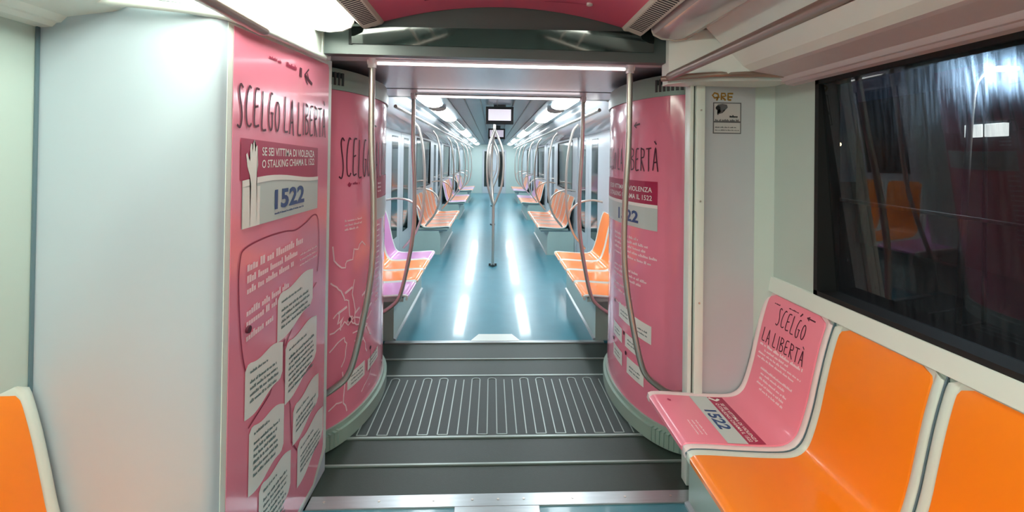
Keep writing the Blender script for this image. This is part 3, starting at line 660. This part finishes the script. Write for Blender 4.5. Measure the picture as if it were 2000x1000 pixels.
def seat_template(m, rim=RIM, pink=False):
    """local frame: x = X-WX (wall at 0), y across, z up"""
    t = thing('plastic_seat', '-', 'seat', (0, 0, 0))
    rows = 60; vt = PL[-1]
    # shell: full surface with raised rims at both sides, closed below
    us = [-SW, -SW + .003, -SW + .010, -SW + .020, -SW + .028, -SW + .033, -SW + .036]; us = us + [-u for u in us[::-1]]
    hs = [-.004, .002, .006, .006, .003, -.001, -.002]; hs = hs + hs[::-1]
    b = nb(); top = []; bot = []
    for r_ in range(rows + 1):
        (x, z), (nx, nz) = prof_at(vt * r_ / rows)
        k = 1; vv = vt - vt * r_ / rows                        # rounded upper corners
        cut = 0 if vv > .035 else .035 - math.sqrt(max(0, .035 ** 2 - (.035 - vv) ** 2))
        top.append([b.verts.new((x - WX + nx * h, max(-SW + cut, min(SW - cut, u)) if abs(u) > .15 else u, z + nz * h)) for u, h in zip(us, hs)])
        bot.append([b.verts.new((x - WX - nx * .012, max(-SW + .004 + cut, min(SW - .004 - cut, u)), z - nz * .012)) for u in (-SW, 0, SW)])
    for a, c in zip(top, top[1:]):
        for i in range(len(us) - 1): b.faces.new((a[i], a[i + 1], c[i + 1], c[i]))
    for a, c in zip(bot, bot[1:]):
        for i in range(2): b.faces.new((a[i], c[i], c[i + 1], a[i + 1]))
    for i, j in ((0, 0), (-1, -1)):
        for r_ in range(rows): b.faces.new((top[r_][i], top[r_ + 1][i], bot[r_ + 1][j], bot[r_][j]))
    b.faces.new(top[0][::-1] + bot[0]); b.faces.new(top[-1] + bot[-1][::-1])
    obj('shell', b, rim, t, 50)
    # insert
    b = nb(); W0 = SW - .034; R0 = .04; g = []
    ws = [-1, -.985, -.9, -.5, 0, .5, .9, .985, 1]; hh = [-.002, .003, .004, .004, .004, .004, .004, .003, -.002]
    for r_ in range(rows + 1):
        vv = vt * .012 + vt * .983 * r_ / rows; (x, z), (nx, nz) = prof_at(vv); d = vt * .995 - vv
        wv = W0 if d > R0 else W0 - R0 + math.sqrt(max(0, R0 ** 2 - (R0 - d) ** 2))
        g.append([b.verts.new((x - WX + nx * h, wv * u, z + nz * h)) for u, h in zip(ws, hh)])
    for a, c in zip(g, g[1:]):
        for i in range(len(ws) - 1): b.faces.new((a[i], a[i + 1], c[i + 1], c[i]))
    b.faces.new(g[0][::-1]); b.faces.new(g[-1])
    ins = obj('insert', b, m, t, 50)
    b = nb(); box(b, -.57, -.10, -SW + .03, -SW + .06, .402, .436, .004); obj('bracket', b, CASING, t); b = nb(); box(b, -.57, -.10, SW - .06, SW - .03, .402, .436, .004); obj('bracket', b, CASING, t)
    return t, ins
def place(t, side, yc, label, group=None):
    t.location = (side * WX, yc, 0); t.rotation_euler = (0, 0, 0 if side > 0 else PI); t['label'] = label
    if group: t['group'] = group
T_OR, _ = seat_template(ORANGE); T_LI, _ = seat_template(LILAC); T_PK, pk_ins = seat_template(SEATPINK, mat('seat_rim_pinkish', (232, 214, 216), .35))
# print on pink seat (local coords); u from far (left in view) to near, v along the profile
def sm(u, v, o):
    (x, z), (nx, nz) = prof_at(v); o += .0045; return (x - WX + nx * o, SW - u, z + nz * o)
zv = {}
def v_of_z(z):
    for i, (x, zz) in enumerate(PC):
        if x > 1.19 and zz >= z: return PL[i]
    return PL[-1]
v_of_x = lambda x: min(range(len(PC)), key=lambda i: abs(PC[i][0] - x) + (9 if PC[i][1] > .47 else 0)) and PL[min(range(len(PC)), key=lambda i: abs(PC[i][0] - x) + (9 if PC[i][1] > .47 else 0))]
b = nb(); handtext(b, sm, 'SCELGO', .13, .33, v_of_z(.835), v_of_z(.905), .005, .0005); handtext(b, sm, 'LA LIBERTÀ', .06, .355, v_of_z(.735), v_of_z(.80), .005, .0005)
ribbon(b, sm, [(.31, v_of_z(.925)), (.36, v_of_z(.925))], .006, .0005, .01); ribbon(b, sm, [(.325, v_of_z(.935)), (.31, v_of_z(.925)), (.325, v_of_z(.914))], .005, .0005, .01); ribbon(b, sm, [(.27, v_of_z(.916)), (.28, v_of_z(.93))], .007, .0005, .01)
smallprint(b, sm, .09, .13, v_of_z(.92), .007, .0005, 0, 2); smallprint(b, sm, .19, .255, v_of_z(.921), .006, .0005, 0, 3)
obj('handwritten_title', b, PBLACK, pk_ins)
b = nb()
for k, (a, c, z) in enumerate(((.06, .36, .70), (.10, .28, .682), (.06, .36, .660), (.06, .33, .643), (.10, .30, .615), (.11, .33, .597), (.11, .29, .58), (.11, .31, .562), (.10, .30, .545), (.13, .30, .527))):
    smallprint(b, sm, a, c, v_of_z(z),   .014 if k == 0 else .0105, .0005, 0, 140 + k)
for k in range(3): smallprint(b, sm, .25, .36, v_of_x(.85) - k * .018, .007, .0005, 0, 150 + k)
obj('white_small_print', b, PSOFT, pk_ins)
va, vb_, vc = v_of_x(.93), v_of_x(1.005), v_of_x(1.07)
b = nb(); rect(b, sm, .04, 2 * SW - .04, va, vb_, .0004, 2, 6); obj('helpline_box', b, PGREY, pk_ins)
b = nb(); rect(b, sm, .045, 2 * SW - .04, vb_, vc, .0004, 2, 6); obj('crimson_box', b, CRIM, pk_ins)
b = nb(); printtext(b, sm, 'SE SEI VITTIMA DI VIOLENZA', .10, .39, vb_ + .036, vb_ + .052, .0009); printtext(b, sm, 'O STALKING CHIAMA IL 1522', .10, .39, vb_ + .012, vb_ + .028, .0009); ribbon(b, sm, [(.05, vb_ + .005), (.075, vb_ + .03), (.06, vb_ + .05)], .014, .0009, .01); obj('white_lettering', b, PWHITE, pk_ins)
b = nb(); printtext(b, sm, '1522', .16, .31, va + .016, vb_ - .014, .0009, bold=.035); obj('helpline_number', b, PBLUE, pk_ins)
b = nb(); fan(b, sm, [(.075, v_of_x(.80)), (.085, v_of_x(.80) + .012), (.10, v_of_x(.80) + .006), (.088, v_of_x(.80) - .006)], .0009); obj('logo_print', b, CRIM, pk_ins)
place(T_PK, 1, 1.985, 'pink poster-printed seat at the end of the right bench against the grey partition')
R0Y = 2.21; pitch = .45
place(T_OR, 1, 1.985 - pitch, 'orange plastic seat directly next to the pink printed seat on the right bench')
s = copy_tree(T_OR); place(s, 1, 1.985 - 2 * pitch, 'orange plastic seat at the right picture edge, nearest the viewer')
for k in (3, 4, 5):
    s = copy_tree(T_OR); place(s, 1, 1.985 - k * pitch, ('fourth orange-bench seat from the pink one, level with the viewer on the right', 'orange seat of the right bench just behind the viewer', 'rearmost orange seat of the right bench behind the viewer')[k - 3])
for k in range(4):
    s = copy_tree(T_OR) if k != 2 else T_LI
    place(s, -1, 1.102 - k * pitch, ('orange plastic seat in the lower left corner beside the tall grey cabinet', 'orange seat behind the lower left one on the left bench', 'lilac seat on the left bench beside the viewer', 'orange seat on the left bench behind the viewer')[k])
def bench_base(side, y0, y1, label, group=None):
    t = thing('bench_base', label, 'bench base', (side * 1.1, (y0 + y1) / 2, 0), group)
    b = nb(); prism(b, [(side * x, z) for x, z in [(.885, 0), (.885, .30), (.91, .385), (1.33, .385), (1.33, 0)]], 'Y', y0, y1); obj('casing', b, CASING, t)
    b = nb(); prism(b, [(side * x, z) for x, z in [(.865, 0), (.865, .012), (.886, .02), (.886, 0)]], 'Y', y0, y1); obj('kick_strip', b, ALU, t)
    b = nb(); a, c = sorted((side * .78, side * 1.3)); box(b, a, c, y0 + .02, y1 - .02, .384, .40); obj('seat_rail', b, SEAM, t)
    return t
bench_base(1, -.7, 2.08, 'pale green-grey casing under the right-hand pink and orange seats')
bench_base(-1, -.7, 1.3, 'pale casing under the orange seats of the left bench beside the cabinet')
# seam lines between near seats
for k in range(1, 5):
    y = 2.21 - k * pitch; b = nb()
    pts = [prof_at(PL[-1] * i / 40) for i in range(41)]
    P = [(p[0] + n_[0] * .0025, p[1] + n_[1] * .0025) for p, n_ in pts]; Q = [(p[0] - n_[0] * .01, p[1] - n_[1] * .01) for p, n_ in pts]
    prism(b, P + Q[::-1], 'Y', y - .0022, y + .0022); o = obj('seat_joint', b, SEAM)
    tag(o, 'thin blue-grey joint strip between the ' + ('pink seat and the first orange seat', 'two orange seats in view', 'third and fourth seats of the right bench', 'fourth and fifth seats of the right bench')[k - 1], 'joint strip')

# ================================================================== FAR CARRIAGE
GR = [(3.75, 4, 'first'), (7.5, 5, 'second'), (11.75, 5, 'third'), (16.0, 5, 'fourth')]
ordn = ('nearest', 'second', 'third', 'fourth', 'fifth')
colr = {(-1, 0): 'LOOL', (1, 0): 'OOOO', (-1, 1): 'OOOOO', (1, 1): 'OOOOO', (-1, 2): 'LOOOL', (1, 2): 'OOOLL', (-1, 3): 'OLLLO', (1, 3): 'LLOOO'}
for side in (-1, 1):
    sn = 'left' if side < 0 else 'right'
    for gi, (y0, ns, gn) in enumerate(GR):
        for k in range(ns):
            c = colr[(side, gi)][k]; s = copy_tree(T_OR if c == 'O' else T_LI)
            place(s, side, y0 + .225 + k * pitch, '%s seat, %s of the %s %s-hand bench beyond the gangway' % ('orange' if c == 'O' else 'lilac', ordn[k], gn, sn), 'seats of the %s %s-hand bench beyond the gangway' % (gn, sn))
        bench_base(side, y0 - .0 + (.24 if gi == 0 else 0), y0 + ns * pitch, '%s bench casing under the %s %s-hand seats beyond the gangway' % ('grey', gn, sn))
# walls with door openings
wins = []
dn = 1; wn = 3
for side in (-1, 1):
    nm = 'wall_left' if side < 0 else 'wall_right'
    b = nb(); a, c = sorted((side * WX, side * (WX + .07))); X0, X1 = a, c
    segs = [(3.9, 5.72)] + [(7.32, 9.95), (11.57, 14.2), (15.82, 18.4)]
    for y0, y1 in segs:
        yw0, yw1 = y0 + .45, y1 - .85 if y0 < 5 else y1 - .45
        box(b, X0, X1, y0, y1, 0, 1.035); box(b, X0, X1, y0, y1, 1.93, 2.2); box(b, X0, X1, y0, yw0, 1.035, 1.93); box(b, X0, X1, yw1, y1, 1.035, 1.93); wins.append((side, yw0, yw1))
    box(b, X0, X1, 18.4, ENDY, 0, 2.2); struct(nm, b, WALL_IN)
    b = nb()
    for y0, y1 in ((5.72, 7.32), (9.95, 11.57), (14.2, 15.82)): box(b, X0, X1, y0, y1, 1.96, 2.2)
    struct('trim_%d' % (18 if side < 0 else 19), b, WALL_IN)
for side, y0, y1 in wins:
    window('window_%d' % wn, side * WX, y0, y1, 1.035, 1.93, FGLASS); wn += 1
for side in (-1, 1):
    for y0, y1 in ((5.72, 7.32), (9.95, 11.57), (14.2, 15.82)):
        for h, (a, c) in enumerate(((y0 + .02, (y0 + y1) / 2 - .008), ((y0 + y1) / 2 + .008, y1 - .02))):
            xa, xb = sorted((side * (WX + .015), side * (WX + .05)))
            b = nb(); g0, g1 = a + .2, c - .2
            box(b, xa, xb, a, c, 0, .5); box(b, xa, xb, a, c, 1.88, 1.96); box(b, xa, xb, a, g0, .5, 1.88); box(b, xa, xb, g1, c, .5, 1.88)
            o = struct('door_%d' % dn, b, WALL_IN); dn += 1
            g = nb(); xa, xb = sorted((side * (WX + .012), side * (WX + .03))); box(g, xa, xb, g0, g1, .5, 1.88); obj('pane', g, FGLASS, o)
        b = nb(); xa, xb = sorted((side * (WX + .05), side * (WX + .07))); box(b, xa, xb, y0, y1, 0, 2.0); struct('trim_%d' % (30 + dn), b, BLACK)
# far cove, ceiling
for s in (-1, 1):
    P = [(.93, 2.19), (1.05, 2.06), (1.13, 2.01), (1.30, 1.97), (1.345, 1.95), (1.345, 2.25), (.93, 2.25)]
    b = nb(); prism(b, [(s * x, z) for x, z in P], 'Y', 3.95, ENDY); struct('trim_%d' % (20 if s < 0 else 21), b, mat('far_cove', (205, 205, 210), .18, coat=.6), 30)
    b = nb(); tube(b, [(s * .9, 4.0, 2.04), (s * .9, ENDY - .3, 2.04)], .017, 10); o = obj('overhead_handrail', b, STEEL, smooth=50); tag(o, 'long overhead handrail along the %s side of the far carriage' % ('left' if s < 0 else 'right'), 'handrail')
b = nb(); box(b, -1.0, 1.0, 3.9, ENDY, 2.21, 2.25); struct('ceiling', b, CEIL_FAR)
b = nb()
for x in (-.52, -.35, -.18, 0, .18, .35, .52): box(b, x - .006, x + .006, 3.9, ENDY, 2.2, 2.212)
struct('trim_22', b, HEAD)
b = nb(); prism(b, [(-1.34, 1.98), (-.95, 2.118), (.95, 2.118), (1.34, 1.98), (1.34, 2.3), (-1.34, 2.3)], 'Y', 3.9, 3.98); struct('trim_23', b, HEAD)
for s in (-1, 1):
    b = nb(); a, c = sorted((s * 1.08, s * 1.4)); box(b, a, c, 3.68, 3.98, 0, 2.1); struct('trim_%d' % (24 if s < 0 else 25), b, WALL)
for s in (-1, 1):
    sn = 'left' if s < 0 else 'right'
    for k, (ya_, yb_) in enumerate(((4.15, 5.2), (5.6, 7.2), (9.7, 12.3), (14.0, 16.6), (18.0, 20.0))):
        lamp(s, ya_, yb_, 1, LAMPF, 'lit ceiling lamp in the %s row of the far carriage, %s from the gangway' % (sn, ordn[k]), '%s row of lamps beyond the gangway' % sn, xo=-.07, zo=.0, frame=k < 3)
    for k, (ya_, yb_) in enumerate(((7.3, 9.6), (12.4, 13.9), (16.7, 17.9))):
        lamp(s, ya_, yb_, 0, DIFF_OFF, 'unlit ceiling lamp cover in the %s row of the far carriage, %s from the gangway' % (sn, ordn[k]), '%s row of unlit covers beyond the gangway' % sn, xo=-.07, zo=.0, frame=False)
# end wall with door
b = nb(); box(b, -1.42, 1.42, ENDY, ENDY + .08, 0, 2.25); struct('wall_far', b, WALL)
o = nb(); box(o, -.48, .58, ENDY - .03, ENDY, .0, 1.98, .01); d = struct('door_%d' % dn, o, WALL_IN)
g = nb(); box(g, -.40, -.14, ENDY - .04, ENDY - .02, .3, 1.9); obj('pane', g, FGLASS, d); g = nb(); box(g, .24, .5, ENDY - .04, ENDY - .02, .3, 1.9); obj('pane', g, FGLASS, d)
b = nb(); box(b, -.03, .06, ENDY - .06, ENDY - .04, 1.0, 1.05); obj('handle', b, STEEL, d)

# bowed grab poles at bench ends
def grab(side, y, dirn, label):
    t = thing('curved_grab_pole', label, 'grab pole', (side * 1.0, y, 0))
    P = catmull([(side * 1.02, y, 2.03), (side * .95, y, 1.93), (side * .90, y, 1.7), (side * .875, y, 1.4), (side * .88, y, 1.1), (side * .91, y, .85), (side * .98, y, .66), (side * 1.12, y, .48)], 7)
    b = nb(); tube(b, P, .0165, 10); obj('pole', b, STEEL, t, 50)
    P = catmull([(side * .905, y, .88), (side * .95, y, .98), (side * 1.05, y, 1.06), (side * 1.2, y, 1.09), (side * 1.335, y, 1.07)], 6)
    b = nb(); tube(b, P, .014, 10); obj('arm_rail', b, STEEL, t, 50)
i_ = 0
ys = [(GR[0][0] + 4 * pitch + .06, 'far end of the first'), (GR[1][0] - .06, 'near end of the second'), (GR[1][0] + 5 * pitch + .06, 'far end of the second'), (GR[2][0] - .06, 'near end of the third'), (GR[2][0] + 5 * pitch + .06, 'far end of the third'), (GR[3][0] - .06, 'near end of the fourth'), (GR[3][0] + 5 * pitch + .06, 'far end of the fourth')]
for side in (-1, 1):
    for y, nm in ys: grab(side, y, 1, 'bowed steel grab pole at the %s %s-hand bench beyond the gangway' % (nm, 'left' if side < 0 else 'right'))
# centre poles
for y, nm in ((6.72, 'nearest'), (10.8, 'second'), (15.0, 'third')):
    x = -.02
    t = thing('centre_pole', 'central three-strand steel pole in the aisle of the far carriage, %s of the row' % nm, 'pole', (x, y, 0))
    b = nb(); tube(b, [(x, y, 0.02), (x, y, .93)], .019, 12); tube(b, [(x, y, 2.0), (x, y, 2.205)], .019, 12); obj('stem', b, STEEL, t, 50)
    for k in range(3):
        a = PI / 2 + 2 * PI * k / 3 + .25; dx, dy = math.cos(a), math.sin(a)
        P = catmull([(x + dx * .005, y + dy * .005, 2.03), (x + dx * .045, y + dy * .045, 1.93), (x + dx * .125, y + dy * .125, 1.72), (x + dx * .145, y + dy * .145, 1.48), (x + dx * .12, y + dy * .12, 1.2), (x + dx * .05, y + dy * .05, 1.0), (x + dx * .006, y + dy * .006, .9)], 6)
        b = nb(); tube(b, P, .0165, 10); obj('strand', b, STEEL, t, 50)
    b = nb(); tube(b, [(x, y, 0), (x, y, .02)], .04, 16)
    for k in range(3): a = PI / 6 + 2 * PI * k / 3; tube(b, [(x + .05 * math.cos(a), y + .05 * math.sin(a), 0), (x + .05 * math.cos(a), y + .05 * math.sin(a), .035)], .016, 10)
    obj('foot', b, CAPD, t, 50)
# hanging monitors
for y, z, nm in ((5.2, 2.1, 'nearest, just beyond the gangway'), (8.6, 2.07, 'farther back under the far ceiling')):
    t = thing('ceiling_monitor', 'black framed information screen hanging from the ceiling, %s' % nm, 'monitor', (.03, y, z))
    b = nb(); box(b, -.13, .19, y, y + .06, z - .11, z + .09, .006); obj('housing', b, BLACK, t)
    b = nb(); box(b, -.10, .16, y - .004, y + .002, z - .07, z + .06); obj('screen', b, SCREEN, t)
    b = nb(); box(b, -.04, .1, y + .01, y + .05, z + .09, 2.212); obj('mount', b, CAPD, t)

# ================================================================== OUTSIDE, seen through the right window
b = nb(); box(b, 2.2, 60, -15, 60, -1.1, -1.0); struct('ground', b, NIGHT)
sl = thing('street_lamp', 'glaring white street lamp on a tall pole outside the window', 'street lamp', (7.7, 7.0, -1))
b = nb(); tube(b, catmull([(7.6, 7.1, -1.0), (7.68, 7.08, 1.0), (7.75, 7.05, 2.6), (7.8, 7.0, 3.0), (7.95, 6.92, 3.12)], 6), .045, 10); obj('pole', b, mat('lamp_pole', (170, 160, 150), .5), sl, 50)
b = nb(); box(b, 7.9, 8.25, 6.78, 6.95, 3.1, 3.16, .02); obj('lamp_head', b, STREET, sl)
pl_ = bpy.data.lights.new('street_glow', 'POINT'); pl_.energy = 60; pl_.color = (.8, .9, 1); pl_.shadow_soft_size = .1; lo = bpy.data.objects.new('street_light_source', pl_); COL.objects.link(lo); lo.location = (8.05, 6.85, 3.0)
sg = thing('station_sign', 'white lit box sign mounted beside the street lamp outside the window', 'sign', (8, 7.0, 2.1))
b = nb(); box(b, 7.9, 7.98, 6.7, 6.99, 2.05, 2.26, .01); obj('light_box', b, SIGNB, sg); b = nb(); box(b, 7.9, 7.98, 7.03, 7.3, 2.05, 2.26, .01); obj('light_box', b, SIGNB, sg)
b = nb(); box(b, 7.93, 7.97, 6.68, 7.32, 2.26, 2.3); tube(b, [(7.95, 7.02, -1), (7.95, 7.02, 2.3)], .03, 8); obj('bracket', b, CAPD, sg)
b = nb(); box(b, 12, 12.3, 3, 14.5, -1, 3.6); o = obj('brick_building', b, BRICK); tag(o, 'dim reddish brown building wall behind the street lamp outside', 'building')
b = nb(); tube(b, [(3.0, 4.0, 1.28), (5.3, 4.0, .98)], .018, 8); tube(b, [(5.25, 4.0, .985), (5.25, 4.0, -1)], .018, 8); tube(b, [(3.05, 4.0, 1.27), (3.05, 4.0, -1)], .018, 8); o = obj('outside_railing', b, mat('dim_rail', (190, 160, 140), .5), smooth=50); tag(o, 'pale sloping rail crossing the view outside the window', 'railing')
rs = random.Random(5)
for k, (x, y, z) in enumerate(((16, 20.3, 2.45), (15.6, 20.5, 2.4), (15.3, 20.3, 2.0), (17.3, 20.0, 2.3), (20.5, 20.5, 3.5), (24.2, 20, 3.9), (24.6, 20.2, 3.3), (18.9, 20.5, 3.4))):
    o = thing('distant_lamp', '-', 'lamp', (x, y, -1))
    b = nb(); bmesh.ops.create_icosphere(b, subdivisions=2, radius=.09); bmesh.ops.translate(b, verts=b.verts, vec=(x, y, z)); obj('bulb', b, BULB, o)
    b = nb(); tube(b, [(x, y, -1), (x, y, z - .08)], .04, 8); obj('pole', b, CAPD, o)
    tag(o, 'small warm lamp in the dark distance outside the window', 'lamp', 'distant lights outside the window')
